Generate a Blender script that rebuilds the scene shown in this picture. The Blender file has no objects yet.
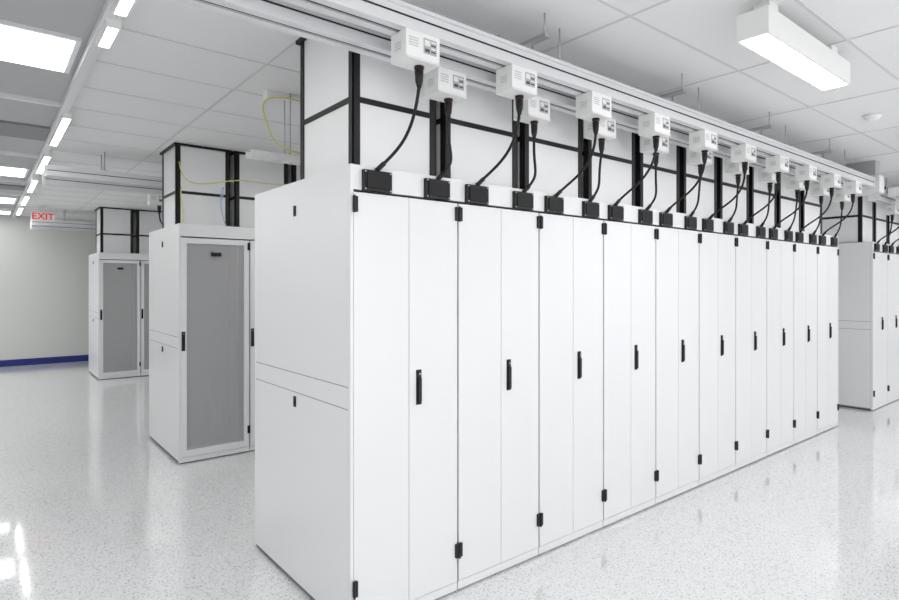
import bpy, math, random
from mathutils import Vector
random.seed(3)
S=bpy.context.scene

# ------------------------------------------------------------ materials
def mat(name,col,rough=.5,metal=0,emit=None,es=0,coat=0,spec=.5):
    m=bpy.data.materials.new(name); m.use_nodes=True
    b=m.node_tree.nodes['Principled BSDF']
    b.inputs['Base Color'].default_value=(*col,1)
    b.inputs['Roughness'].default_value=rough
    b.inputs['Metallic'].default_value=metal
    b.inputs['Coat Weight'].default_value=coat
    b.inputs['Specular IOR Level'].default_value=spec
    if emit:
        b.inputs['Emission Color'].default_value=(*emit,1)
        b.inputs['Emission Strength'].default_value=es
    return m
def powder(name,col,rough):
    m=mat(name,col,rough); nt=m.node_tree; b=nt.nodes['Principled BSDF']
    tc=nt.nodes.new('ShaderNodeTexCoord'); n=nt.nodes.new('ShaderNodeTexNoise')
    n.inputs['Scale'].default_value=900; n.inputs['Detail'].default_value=2
    bp=nt.nodes.new('ShaderNodeBump'); bp.inputs['Strength'].default_value=.04; bp.inputs['Distance'].default_value=.001
    nt.links.new(tc.outputs['Object'],n.inputs['Vector']); nt.links.new(n.outputs['Fac'],bp.inputs['Height'])
    nt.links.new(bp.outputs['Normal'],b.inputs['Normal'])
    return m
WHITE=powder('white_powder_coat',(.84,.845,.855),.28)
PANEL=powder('chimney_panel_white',(.93,.93,.935),.42)
BLACK=mat('black_frame',(.004,.004,.005),.5)
DARK=mat('dark_recess',(.008,.008,.009),.7)
GAP=mat('seam_grey',(.20,.20,.21),.7)
INNER=mat('cabinet_interior',(.30,.30,.305),.6)
STEEL=mat('galvanised_steel',(.55,.56,.57),.35,.8)
ALU=mat('painted_aluminium',(.78,.79,.80),.35,.12)
BOXW=mat('tap_box_white',(.90,.90,.89),.4)
CABLEG=mat('patch_lead_grey',(.50,.50,.50),.5)
LABEL=mat('label_grey',(.46,.47,.48),.6)
PRINT=mat('label_print',(.08,.08,.09),.6)
ORANGE=mat('connector_collar',(.10,.02,.01),.5)
YELLOW=mat('fibre_yellow',(.80,.79,.25),.5)
LBLUE=mat('cable_pale_blue',(.45,.62,.8),.5)
RED=mat('exit_red',(.75,.02,.03),.5,emit=(1,.03,.04),es=.12)
SIGNW=mat('sign_white',(.85,.85,.83),.5)
LAMP=mat('lamp_diffuser',(.9,.9,.9),.5,emit=(1,.995,.98),es=11)
LAMP2=mat('troffer_diffuser',(.9,.9,.9),.5,emit=(.97,.99,1),es=2.2)
BLUE=mat('baseboard_blue',(.010,.025,.20),.45)
WALL=mat('wall_paint',(.72,.725,.70),.8)
TBAR=mat('ceiling_tbar',(.70,.70,.70),.6)
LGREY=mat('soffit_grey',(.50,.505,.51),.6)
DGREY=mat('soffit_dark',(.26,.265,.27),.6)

CEIL=mat('ceiling_tile',(.8,.8,.8),.85)
nt=CEIL.node_tree;b=nt.nodes['Principled BSDF']
tc=nt.nodes.new('ShaderNodeTexCoord');n=nt.nodes.new('ShaderNodeTexNoise');n.inputs['Scale'].default_value=120
r=nt.nodes.new('ShaderNodeValToRGB');r.color_ramp.elements[0].color=(.83,.83,.83,1);r.color_ramp.elements[1].color=(.90,.90,.90,1)
nt.links.new(tc.outputs['Object'],n.inputs['Vector']);nt.links.new(n.outputs['Fac'],r.inputs['Fac']);nt.links.new(r.outputs['Color'],b.inputs['Base Color'])

# terrazzo floor
FLOOR=mat('terrazzo_epoxy',(.8,.8,.8),.10,coat=.5)
nt=FLOOR.node_tree;b=nt.nodes['Principled BSDF'];b.inputs['Coat Roughness'].default_value=.03
tc=nt.nodes.new('ShaderNodeTexCoord')
v=nt.nodes.new('ShaderNodeTexVoronoi');v.inputs['Scale'].default_value=170
n=nt.nodes.new('ShaderNodeTexNoise');n.inputs['Scale'].default_value=240;n.inputs['Detail'].default_value=2
r1=nt.nodes.new('ShaderNodeValToRGB')
e=r1.color_ramp.elements;e[0].position=0;e[0].color=(.40,.40,.41,1);e[1].position=.24;e[1].color=(.92,.92,.92,1)
x=e.new(.12);x.color=(.70,.70,.71,1)
r2=nt.nodes.new('ShaderNodeValToRGB');e=r2.color_ramp.elements;e[0].position=.34;e[0].color=(.80,.80,.81,1);e[1].position=.46;e[1].color=(1,1,1,1)
mx=nt.nodes.new('ShaderNodeMixRGB');mx.blend_type='MULTIPLY';mx.inputs[0].default_value=1
sep=nt.nodes.new('ShaderNodeSeparateColor')
nt.links.new(tc.outputs['Object'],v.inputs['Vector']);nt.links.new(tc.outputs['Object'],n.inputs['Vector'])
nt.links.new(v.outputs['Color'],sep.inputs['Color']);nt.links.new(sep.outputs['Red'],r1.inputs['Fac'])
nt.links.new(n.outputs['Fac'],r2.inputs['Fac'])
nt.links.new(r1.outputs['Color'],mx.inputs[1]);nt.links.new(r2.outputs['Color'],mx.inputs[2])
nt.links.new(mx.outputs['Color'],b.inputs['Base Color'])

# perforated mesh door : real see-through holes
PERF=mat('perforated_steel',(.50,.50,.505),.5)
nt=PERF.node_tree;b=nt.nodes['Principled BSDF']
tc=nt.nodes.new('ShaderNodeTexCoord');v=nt.nodes.new('ShaderNodeTexVoronoi');v.inputs['Scale'].default_value=140;v.inputs['Randomness'].default_value=0
mp=nt.nodes.new('ShaderNodeMapping');mp.inputs['Rotation'].default_value=(0,math.radians(45),0);mp.inputs['Location'].default_value=(0,.36/140,0)
r=nt.nodes.new('ShaderNodeValToRGB');e=r.color_ramp.elements;e[0].position=.25;e[0].color=(0,0,0,1);e[1].position=.28;e[1].color=(1,1,1,1)
tr=nt.nodes.new('ShaderNodeBsdfTransparent');ms=nt.nodes.new('ShaderNodeMixShader')
out=nt.nodes['Material Output']
v.voronoi_dimensions='2D'
sx=nt.nodes.new('ShaderNodeSeparateXYZ');cx_=nt.nodes.new('ShaderNodeCombineXYZ')
nt.links.new(tc.outputs['Object'],mp.inputs['Vector']);nt.links.new(mp.outputs['Vector'],sx.inputs[0])
nt.links.new(sx.outputs['X'],cx_.inputs['X']);nt.links.new(sx.outputs['Z'],cx_.inputs['Y'])
nt.links.new(cx_.outputs[0],v.inputs['Vector']);nt.links.new(v.outputs['Distance'],r.inputs['Fac'])
nt.links.new(r.outputs['Color'],ms.inputs['Fac']);nt.links.new(tr.outputs[0],ms.inputs[1]);nt.links.new(b.outputs[0],ms.inputs[2]);nt.links.new(ms.outputs[0],out.inputs['Surface'])

# ------------------------------------------------------------ mesh builder
class MB:
    def __init__(s): s.v=[];s.f=[];s.m=[];s.mats=[];s.sm=[]
    def mi(s,m):
        if m not in s.mats: s.mats.append(m)
        return s.mats.index(m)
    def box(s,x0,x1,y0,y1,z0,z1,m):
        o=len(s.v);i=s.mi(m)
        s.v+=[(x0,y0,z0),(x1,y0,z0),(x1,y1,z0),(x0,y1,z0),(x0,y0,z1),(x1,y0,z1),(x1,y1,z1),(x0,y1,z1)]
        for f in ((0,3,2,1),(4,5,6,7),(0,1,5,4),(1,2,6,5),(2,3,7,6),(3,0,4,7)):
            s.f.append(tuple(o+k for k in f));s.m.append(i);s.sm.append(False)
    def quadxz(s,x0,x1,y,z0,z1,m):
        o=len(s.v);i=s.mi(m)
        s.v+=[(x0,y,z0),(x1,y,z0),(x1,y,z1),(x0,y,z1)];s.f.append((o,o+1,o+2,o+3));s.m.append(i);s.sm.append(False)
    def tube(s,pts,r,m,n=10,cap=True):
        pts=[Vector(p) for p in pts];i=s.mi(m);o=len(s.v)
        rr=r if isinstance(r,(list,tuple)) else [r]*len(pts)
        t0=(pts[1]-pts[0]).normalized()
        ref=Vector((1,0,0)) if abs(t0.x)<.8 else Vector((0,1,0))
        u=t0.cross(ref).normalized()
        for k,p in enumerate(pts):
            if k==0:t=pts[1]-pts[0]
            elif k==len(pts)-1:t=pts[-1]-pts[-2]
            else:t=pts[k+1]-pts[k-1]
            t.normalize(); u=(u-t*u.dot(t)).normalized(); w=t.cross(u)
            for j in range(n):
                a=2*math.pi*j/n
                s.v.append(tuple(p+(u*math.cos(a)+w*math.sin(a))*rr[k]))
        for k in range(len(pts)-1):
            for j in range(n):
                a=o+k*n+j;b=o+k*n+(j+1)%n
                s.f.append((a,b,b+n,a+n));s.m.append(i);s.sm.append(True)
        if cap:
            s.f.append(tuple(o+j for j in reversed(range(n))));s.m.append(i);s.sm.append(False)
            q=o+(len(pts)-1)*n
            s.f.append(tuple(q+j for j in range(n)));s.m.append(i);s.sm.append(False)
    def data(s,name):
        me=bpy.data.meshes.new(name);me.from_pydata(s.v,[],s.f)
        for m in s.mats:me.materials.append(m)
        for p,i,q in zip(me.polygons,s.m,s.sm):p.material_index=i;p.use_smooth=q
        me.update();return me
    def obj(s,name,loc=(0,0,0),bevel=0):
        return place(s.data(name),name,loc,bevel)
def place(me,name,loc=(0,0,0),bevel=0):
    o=bpy.data.objects.new(name,me);S.collection.objects.link(o);o.location=loc
    if bevel:
        b=o.modifiers.new('bevel','BEVEL');b.width=bevel;b.segments=2;b.limit_method='ANGLE';b.harden_normals=False
    return o
def bez(p0,p1,p2,p3,n=18):
    p0,p1,p2,p3=map(Vector,(p0,p1,p2,p3));out=[]
    for k in range(n+1):
        t=k/n;out.append(p0*(1-t)**3+p1*3*t*(1-t)**2+p2*3*t*t*(1-t)+p3*t**3)
    return out

C=3.03          # ceiling height
W=.6335         # cabinet pitch
XR0,XR1=-5.0,17.0
YR0,YR1=-4.0,14.55
XS=.50          # soffit line

# ------------------------------------------------------------ room
m=MB();m.box(XR0,XR1,YR0,YR1,-.1,0,FLOOR);m.obj('floor')
m=MB();m.box(XS,XR1,YR0,YR1,C,C+.1,CEIL)
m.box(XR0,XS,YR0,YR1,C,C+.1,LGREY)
m.obj('ceiling')
m=MB()
y=YR0+.25
while y<YR1: m.box(XS,XR1,y-.008,y+.008,C-.003,C+.002,TBAR); y+=.61
x=XS+.9
while x<XR1: m.box(x-.008,x+.008,YR0,YR1,C-.0035,C+.002,TBAR); x+=1.22
m.obj('ceiling_grid')
m=MB();m.box(XR0,XR1,YR1,YR1+.15,0,C+.1,WALL);m.obj('wall_north')
m=MB();m.box(XR0-.15,XR0,YR0,YR1,0,C+.1,WALL);m.obj('wall_west')
m=MB();m.box(XR1,XR1+.15,YR0,YR1,0,C+.1,WALL);m.obj('wall_east')
m=MB();m.box(XR0,XR1,YR1-.02,YR1,0,.13,BLUE);m.obj('baseboard_north',bevel=.004)
m=MB();m.box(XR1-.02,XR1,YR0,YR1-.02,0,.13,BLUE);m.obj('baseboard_east',bevel=.004)
m=MB();m.box(XR0,XR0+.02,YR0,YR1-.02,0,.13,BLUE);m.obj('baseboard_west',bevel=.004)
m=MB();m.box(XS-.03,XS+.03,YR0,YR1,C-.05,C,ALU);m.obj('trim_1',bevel=.003)
for i,(a,bb) in enumerate([(6.2,6.75),(10.1,10.5),(1.4,2.0)]):
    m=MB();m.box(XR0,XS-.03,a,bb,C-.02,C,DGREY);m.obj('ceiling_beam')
for a in (5.3,7.6,9.6,11.0,13.2):
    m=MB();m.box(XR0,XS-.03,a,a+.05,C-.03,C,ALU);m.obj('ceiling_beam')

# ------------------------------------------------------------ lights
def troffer(y0,y1,x0=XR0+.3,x1=XS-.06):
    m=MB();m.box(x0,x1,y0,y1,C-.02,C,ALU);m.box(x0+.03,x1-.03,y0+.03,y1-.03,C-.024,C-.02,LAMP2)
    m.obj('recessed_light_panel')
for a,bb in [(3.85,4.5),(8.5,9.2),(11.5,12.3),(13.6,14.2),(-1,-.4)]:troffer(a,bb)  # the panel nearest wall_north is added to brighten that wall
def fixture(xc,yc,L=1.18,w=.2,alongx=True,h=.15,th=None):
    m=MB();z=C-h
    hx,hy=(L/2,w/2) if alongx else (w/2,L/2)
    top=C if th is None else z+th
    m.box(-hx,hx,-hy,hy,z+.012,top,BOXW)
    if th is not None:
        for q in (-hx+.15,hx-.15): m.box(q-.05,q+.05,-.04,.04,top,C,BOXW)
    t=.010
    m.box(-hx,hx,-hy,-hy+t,z,z+.012,BOXW);m.box(-hx,hx,hy-t,hy,z,z+.012,BOXW)
    m.box(-hx,-hx+t,-hy+t,hy-t,z,z+.012,BOXW);m.box(hx-t,hx,-hy+t,hy-t,z,z+.012,BOXW)
    m.box(-hx+t,hx-t,-hy+t,hy-t,z+.004,z+.012,LAMP)
    m.obj('linear_ceiling_light',(xc,yc,0))
for xc in (-.1,3.47,7.1,10.7,14.3):
    fixture(xc,1.25,L=1.14,w=.15,h=.20,th=.13)
for xc in (2.9,6.4,9.9,13.4):
    fixture(xc,4.75)  # added lights, hidden behind the first row, to illuminate the aisle
for xc in (3.2,6.4,9.9,13.4):
    fixture(xc,9.4)  # more added lights, out of sight behind the second row's chimneys
for xc in (-1.5,2.0,5.6,9.2,12.8):
    fixture(xc,-1.6)  # unseen lights behind the camera, added as extra illumination
for yc,L in ((1.2,1.15),(2.62,1.15),(3.52,.32),(6.0,1.15),(7.75,1.15),(9.5,1.15),(11.2,1.15),(12.9,1.15)):
    fixture(XS+.02,yc,L=L,w=.07,alongx=False,h=.09)

# ------------------------------------------------------------ cabinets
D=1.2;H=2.19;DT=2.062
def common(m,side_left,side_right,w,mesh=False):
    m.box(.004,w-.004,.028,D-.03,.0,.012,BLACK)
    m.box(.004,w-.004,.004,D-.02,.012,.055,WHITE)
    m.box(.0,w,.004,D,H-.115,H,WHITE)
    if mesh:
        m.box(.002,w-.002,.34,D-.03,.055,H-.115,INNER)
        m.box(.002,.02,.030,.34,.055,H-.115,INNER);m.box(w-.02,w-.002,.030,.34,.055,H-.115,INNER)
        for a in (.07,w-.09): m.box(a,a+.02,.12,.34,.06,H-.12,LABEL)
    else:
        m.box(.002,w-.002,.030,D-.03,.055,H-.115,DARK)
    m.box(.006,w/2-.002,D-.03,D-.002,.06,DT,WHITE);m.box(w/2+.002,w-.006,D-.03,D-.002,.06,DT,WHITE)
    for sd,x0,x1 in ((side_left,-.012,.004),(side_right,w-.004,w+.012)):
        if not sd: continue
        m.box(x0+.002,x1-.002,.003,D-.003,.014,H-.003,GAP)
        m.box(x0,x1,.0,.022,.012,H,WHITE);m.box(x0,x1,D-.022,D,.012,H,WHITE)
        m.box(x0,x1,.024,D-.024,1.156,H-.001,WHITE)
        m.box(x0,x1,.024,D-.024,1.052,1.152,WHITE)
        m.box(x0,x1,.024,D-.024,.03,1.048,WHITE)
        xo=x0-.006 if x0<0 else x1
        for z in (2.03,1.0):
            m.box(xo,xo+.006,.59,.615,z-.028,z+.028,BLACK)
            m.box(xo-.003,xo+.006,.597,.608,z-.018,z+.005,DARK)
    for fx in (.03,w-.06):
        for fy in (.03,D-.08): m.box(fx,fx+.03,fy,fy+.03,0,.012,BLACK)
def handle(m,x,z0=1.03,z1=1.205):
    m.box(x-.015,x+.015,-.005,.001,z0,z1,BLACK)
    m.box(x-.009,x+.009,-.017,-.005,z0+.010,z1-.040,BLACK)
    m.tube([(x,-.012,z1-.020),(x,-.004,z1-.020)],.010,BLACK,14)
    m.tube([(x,-.0135,z1-.020),(x,-.012,z1-.020)],.005,STEEL,10)
def cab_split(sl,sr):
    m=MB();common(m,sl,sr,W);w=W
    m.box(.0065,w/2-.0017,0,.028,.06,DT,WHITE);m.box(w/2+.0017,w-.0065,0,.028,.06,DT,WHITE)
    handle(m,.375)
    for z in (.225,2.005):
        m.box(.0,.022,-.013,.004,z-.036,z+.036,BLACK);m.box(w-.022,w,-.013,.004,z-.036,z+.036,BLACK)
        m.tube([(.001,-.014,z-.04),(.001,-.014,z+.04)],.006,BLACK,8)
    for a in (.05,.41):
        m.box(a,a+.155,-.018,.006,H-.118,H-.02,BLACK)
        m.box(a+.015,a+.14,-.024,-.018,H-.105,H-.033,DARK)
        for q in (a+.008,a+.147):
            for z in (H-.11,H-.028): m.tube([(q,-.021,z),(q,-.018,z)],.004,STEEL,6)
    return m.data('server_cabinet')
def cab_mesh(sl,sr):
    m=MB();common(m,sl,sr,W,True);w=W
    fr=.055
    m.box(.006,fr,0,.028,.06,DT,WHITE);m.box(w-fr,w-.006,0,.028,.06,DT,WHITE)
    m.box(fr,w-fr,0,.028,.06,.12,WHITE);m.box(fr,w-fr,0,.028,DT-.05,DT,WHITE)
    m.quadxz(fr,w-fr,.014,.12,DT-.05,PERF)
    # faint patch leads low in the rack
    m.tube(bez((.30,.2,.75),(.25,.17,.6),(.42,.17,.45),(.33,.2,.2)),.004,CABLEG,6)
    m.tube(bez((.42,.2,.65),(.46,.17,.5),(.33,.17,.4),(.45,.2,.2)),.004,CABLEG,6)
    handle(m,.026)
    m.box(w/2-.045,w/2+.045,-.002,.013,1.90,1.935,BLACK)
    for z in (.225,2.005):
        m.box(w-.022,w,-.013,.004,z-.036,z+.036,BLACK)
    return m.data('server_cabinet')
def chimney(y0,y1,first):
    m=MB();x0=.085 if first else .03;x1=W-.03;z0=H;z1=C-.002;p=.042
    m.box(x0+.006,x1-.006,y0+.006,y1-.006,z0,z1-.01,PANEL)
    t=.006
    for a,sx in ((x0,1),(x1,-1)):
        for c,sy in ((y0,1),(y1,-1)):
            xa,xb=sorted((a,a+sx*p));ya,yb=sorted((c,c+sy*t));m.box(xa,xb,ya,yb,z0,z1,BLACK)
            xa,xb=sorted((a,a+sx*t));ya,yb=sorted((c,c+sy*p));m.box(xa,xb,ya,yb,z0,z1,BLACK)
    for zz,q in ((2.535,.028),(z0,.012)):
        m.box(x0+p,x1-p,y0,y0+t,zz,zz+q,BLACK);m.box(x0+p,x1-p,y1-t,y1,zz,zz+q,BLACK)
        m.box(x0,x0+t,y0+p,y1-p,zz,zz+q,BLACK);m.box(x1-t,x1,y0+p,y1-p,zz,zz+q,BLACK)
    e=.02
    m.box(x0-e,x1+e,y0-e,y0,z1-.022,z1,BLACK);m.box(x0-e,x1+e,y1,y1+e,z1-.022,z1,BLACK)
    m.box(x0-e,x0,y0,y1,z1-.022,z1,BLACK);m.box(x1,x1+e,y0,y1,z1-.022,z1,BLACK)
    return m.data('exhaust_chimney')

def row(x0,y0,n,kind,cy,bev=.0018):
    mk=cab_split if kind=='split' else cab_mesh
    first=mk(True,False);mid=mk(False,False);last=mk(False,True)
    cf=chimney(cy[0],cy[1],True);cm=chimney(cy[0],cy[1],False)
    for i in range(n):
        place(first if i==0 else last if i==n-1 else mid,'server_cabinet',(x0+i*W,y0,0),bev)
        place(cf if i==0 else cm,'exhaust_chimney',(x0+i*W,y0,0))
R1=(1.328,2.35);R1B=(8.95,2.35);R2=(1.395,5.6);R3=(1.56,11.45)
row(*R1,10,'split',(.15,.75))
row(*R1B,6,'split',(.15,.75))
row(*R2,10,'mesh',(.5,1.06),0)
row(*R3,10,'mesh',(.5,1.06),0)

# ------------------------------------------------------------ busways
def busway(x0,x1,yc,z0,w=.10,h=.10):
    m=MB()
    z1=z0+h
    m.box(x0,x1,yc-w/2,yc+w/2,z0+.014,z1,ALU)
    m.box(x0,x1,yc-w/2-.006,yc-.013,z0,z0+.014,ALU);m.box(x0,x1,yc+.013,yc+w/2+.006,z0,z0+.014,ALU)
    m.box(x0+.002,x1-.002,yc-.013,yc+.013,z0+.009,z0+.014,DARK)
    m.box(x0,x1,yc-w/2-.004,yc-w/2,z0+h*.5,z0+h*.5+.006,DARK)
    m.box(x0,x1,yc-w/2-.014,yc-w/2,z1-.016,z1,ALU)
    m.box(x0-.02,x0,yc-w/2-.01,yc+w/2+.01,z0-.005,z1+.005,BOXW);m.box(x1,x1+.02,yc-w/2-.01,yc+w/2+.01,z0-.005,z1+.005,BOXW)
    x=x0+.5
    while x<x1:
        m.box(x-.02,x+.02,yc-w/2-.012,yc+w/2+.012,z1,z1+.008,STEEL)
        m.tube([(x,yc,z1+.008),(x,yc,C)],.005,STEEL,8)
        m.tube([(x,yc,z1+.008),(x,yc,z1+.022)],.011,STEEL,6)
        x+=1.5
    m.obj('busway')
def taps(xs,ya,za,yb,zb,yt,sgn,n):
    for i in range(n):
        for (off,yy,zz,po) in ((.155,ya,za,.13),(.483,yb,zb,.487)):
            zz-=.0015
            m=MB();xc=xs+i*W+off
            hx,hy,hz=.090,.058,.062
            j=random.uniform(-.03,.03)
            m.box(xc-hx,xc+hx,yy-hy,yy+hy,zz-2*hz,zz,BOXW)
            fy=yy-hy
            m.box(xc+.002,xc+.072,fy-.0015,fy,zz-.086,zz-.020,LABEL)
            m.box(xc+.007,xc+.036,fy-.0025,fy-.0015,zz-.052,zz-.027,SIGNW)
            for q in range(4): m.box(xc+.042,xc+.067,fy-.0025,fy-.0015,zz-.034-q*.014,zz-.028-q*.014,PRINT if q%2 else SIGNW)
            m.box(xc+.009,xc+.034,fy-.0025,fy-.0015,zz-.078,zz-.064,PRINT)
            for q in range(4): m.box(xc-.076,xc-.026,fy-.001,fy,zz-.034-q*.011,zz-.031-q*.011,LABEL)
            m.box(xc-hx-.0015,xc-hx,yy-.03,yy+.03,zz-.09,zz-.04,SIGNW)
            for q in range(3): m.box(xc-hx-.002,xc-hx-.0015,yy-.022,yy+.022,zz-.052-q*.012,zz-.049-q*.012,LABEL)
            m.box(xc-hx,xc+hx,fy-.003,fy,zz-2*hz,zz-2*hz+.010,ALU)
            cx=xc+.02;zb0=zz-2*hz
            m.tube([(cx,yy,zb0),(cx,yy,zb0-.012)],.022,BLACK,14)
            m.tube([(cx,yy,zb0-.012),(cx,yy,zb0-.020)],.017,ORANGE,14)
            m.tube([(cx,yy,zb0-.020),(cx,yy,zb0-.065),(cx,yy,zb0-.095)],[.020,.017,.009],BLACK,14)
            px=xs+i*W+po;pt=(px+j*.5,yt-.013*(1 if sgn<0 else -1),H-.019)
            p0=(cx,yy,zb0-.085)
            pts=bez(p0,(cx+j,yy+.02*-sgn,zb0-.30),(px+.14+j,yt+.03*sgn,H+.11),pt)
            m.tube(pts,.0078,BLACK,10)
            m.tube([pts[-3],pts[-1]],.012,BLACK,10)
            m.obj('busway_tap_box')
busway(.45,7.72,2.07,2.722);busway(.45,7.72,2.27,2.695)
taps(R1[0],2.07,2.722,2.27,2.695,2.354,-1,10)
busway(8.7,13.2,2.07,2.722);busway(8.7,13.2,2.27,2.695)
taps(R1B[0],2.07,2.722,2.27,2.695,2.354,-1,6)
busway(.50,7.95,7.0,2.72);busway(.50,7.95,7.2,2.66)
taps(R2[0],7.2,2.66,7.0,2.72,6.81,1,4)
busway(.7,7.95,12.85,2.72);busway(.7,7.95,13.05,2.66)
m=MB();m.box(.45,7.72,2.15,2.19,2.84,2.90,ALU)
for k in range(5):
    x=.9+k*1.35;m.box(x-.02,x+.02,1.98,2.36,2.90,2.92,STEEL);m.tube([(x,2.0,2.92),(x,2.0,C)],.005,STEEL,8);m.tube([(x,2.34,2.92),(x,2.34,C)],.005,STEEL,8)
m.obj('busway_support_channel')
m=MB();m.box(7.75,7.93,1.98,2.36,2.66,2.86,ALU);m.box(7.77,7.91,2.02,2.32,2.86,C,LABEL);m.box(7.76,7.92,1.976,1.98,2.68,2.84,BOXW)
m.obj('busway_feed_box')

# ------------------------------------------------------------ fibre tray & cables
m=MB();ty=4.06;tz=2.55
for yy in (ty-.05,ty+.05): m.box(1.46,8.0,yy-.006,yy+.006,tz-.015,tz+.03,BOXW)
x=1.48
while x<8: m.box(x,x+.06,ty-.044,ty+.044,tz-.015,tz-.008,BOXW); x+=.12
x=1.75
while x<8:
    m.tube([(x,ty-.05,tz+.03),(x,ty-.05,C)],.004,STEEL,8);m.tube([(x,ty+.05,tz+.03),(x,ty+.05,C)],.004,STEEL,8); x+=1.5
m.obj('fibre_cable_tray')
m=MB();m.box(1.58,1.86,4.02,4.10,C-.03,C,BOXW);m.box(1.58,1.60,4.02,4.10,C-.07,C-.03,BOXW);m.obj('cable_hook')
m=MB()
m.tube(bez((1.84,3.99,2.98),(1.5,3.99,3.0),(1.52,3.99,2.9),(1.56,3.99,2.8))+bez((1.56,3.99,2.8),(1.6,3.99,2.7),(1.6,3.99,2.60),(1.85,3.99,2.60))[1:],.006,YELLOW,8)
m.obj('fibre_cable')
m=MB()
m.tube(bez((1.50,6.06,2.84),(1.52,6.03,2.45),(1.9,6.03,2.75),(2.2,6.03,2.72))+bez((2.2,6.03,2.72),(2.5,6.0,2.7),(2.6,5.95,2.72),(3.2,6.0,2.8))[1:],.0055,YELLOW,8)
m.tube(bez((1.9,6.03,2.5),(1.95,6.0,2.8),(1.8,6.0,2.5),(1.95,6.02,2.2)),.005,LBLUE,8)
m.tube(bez((1.52,6.06,2.6),(1.49,6.04,2.4),(1.57,6.04,2.3),(1.52,6.06,2.2)),.005,YELLOW,8)
m.obj('fibre_cable_bundle')

# ------------------------------------------------------------ exit sign
e=bpy.data.objects.new('exit_sign',None);S.collection.objects.link(e);e.location=(.83,12.4,2.83)
m=MB();m.box(-.17,.17,-.02,.02,-.085,.085,SIGNW);m.tube([(0,0,.085),(0,0,C-2.83)],.008,SIGNW,8);m.box(-.06,.06,-.03,.03,C-2.845,C-2.83,SIGNW)
h=m.obj('housing');h.parent=e
tx=bpy.data.curves.new('letters','FONT');tx.body='EXIT';tx.size=.16;tx.extrude=.003;tx.offset=.002;tx.align_x='CENTER';tx.align_y='CENTER'
to=bpy.data.objects.new('letters',tx);S.collection.objects.link(to);to.parent=e;to.location=(0,-.024,0);to.rotation_euler=(math.pi/2,0,0);tx.materials.append(RED)

for p in ((5.7,1.5),(6.4,.7),(2.6,5.2),(1.6,9.2)):
    m=MB();m.tube([(0,0,C),(0,0,C-.02),(0,0,C-.035),(0,0,C-.05)],[.06,.06,.045,.03],BOXW,20);m.obj('smoke_detector',(*p,0))

# ------------------------------------------------------------ world & camera
w=bpy.data.worlds.new('World');S.world=w;w.use_nodes=True
w.node_tree.nodes['Background'].inputs[0].default_value=(.97,.98,1,1);w.node_tree.nodes['Background'].inputs[1].default_value=1.0
cam=bpy.data.cameras.new('camera');co=bpy.data.objects.new('camera',cam);S.collection.objects.link(co);S.camera=co
co.location=(0,0,1.63);co.rotation_euler=(math.pi/2,0,math.radians(-39));cam.sensor_width=36;cam.lens=577/899*36;cam.shift_y=-15/899
S.view_settings.view_transform='Standard'
S.view_settings.exposure=.78
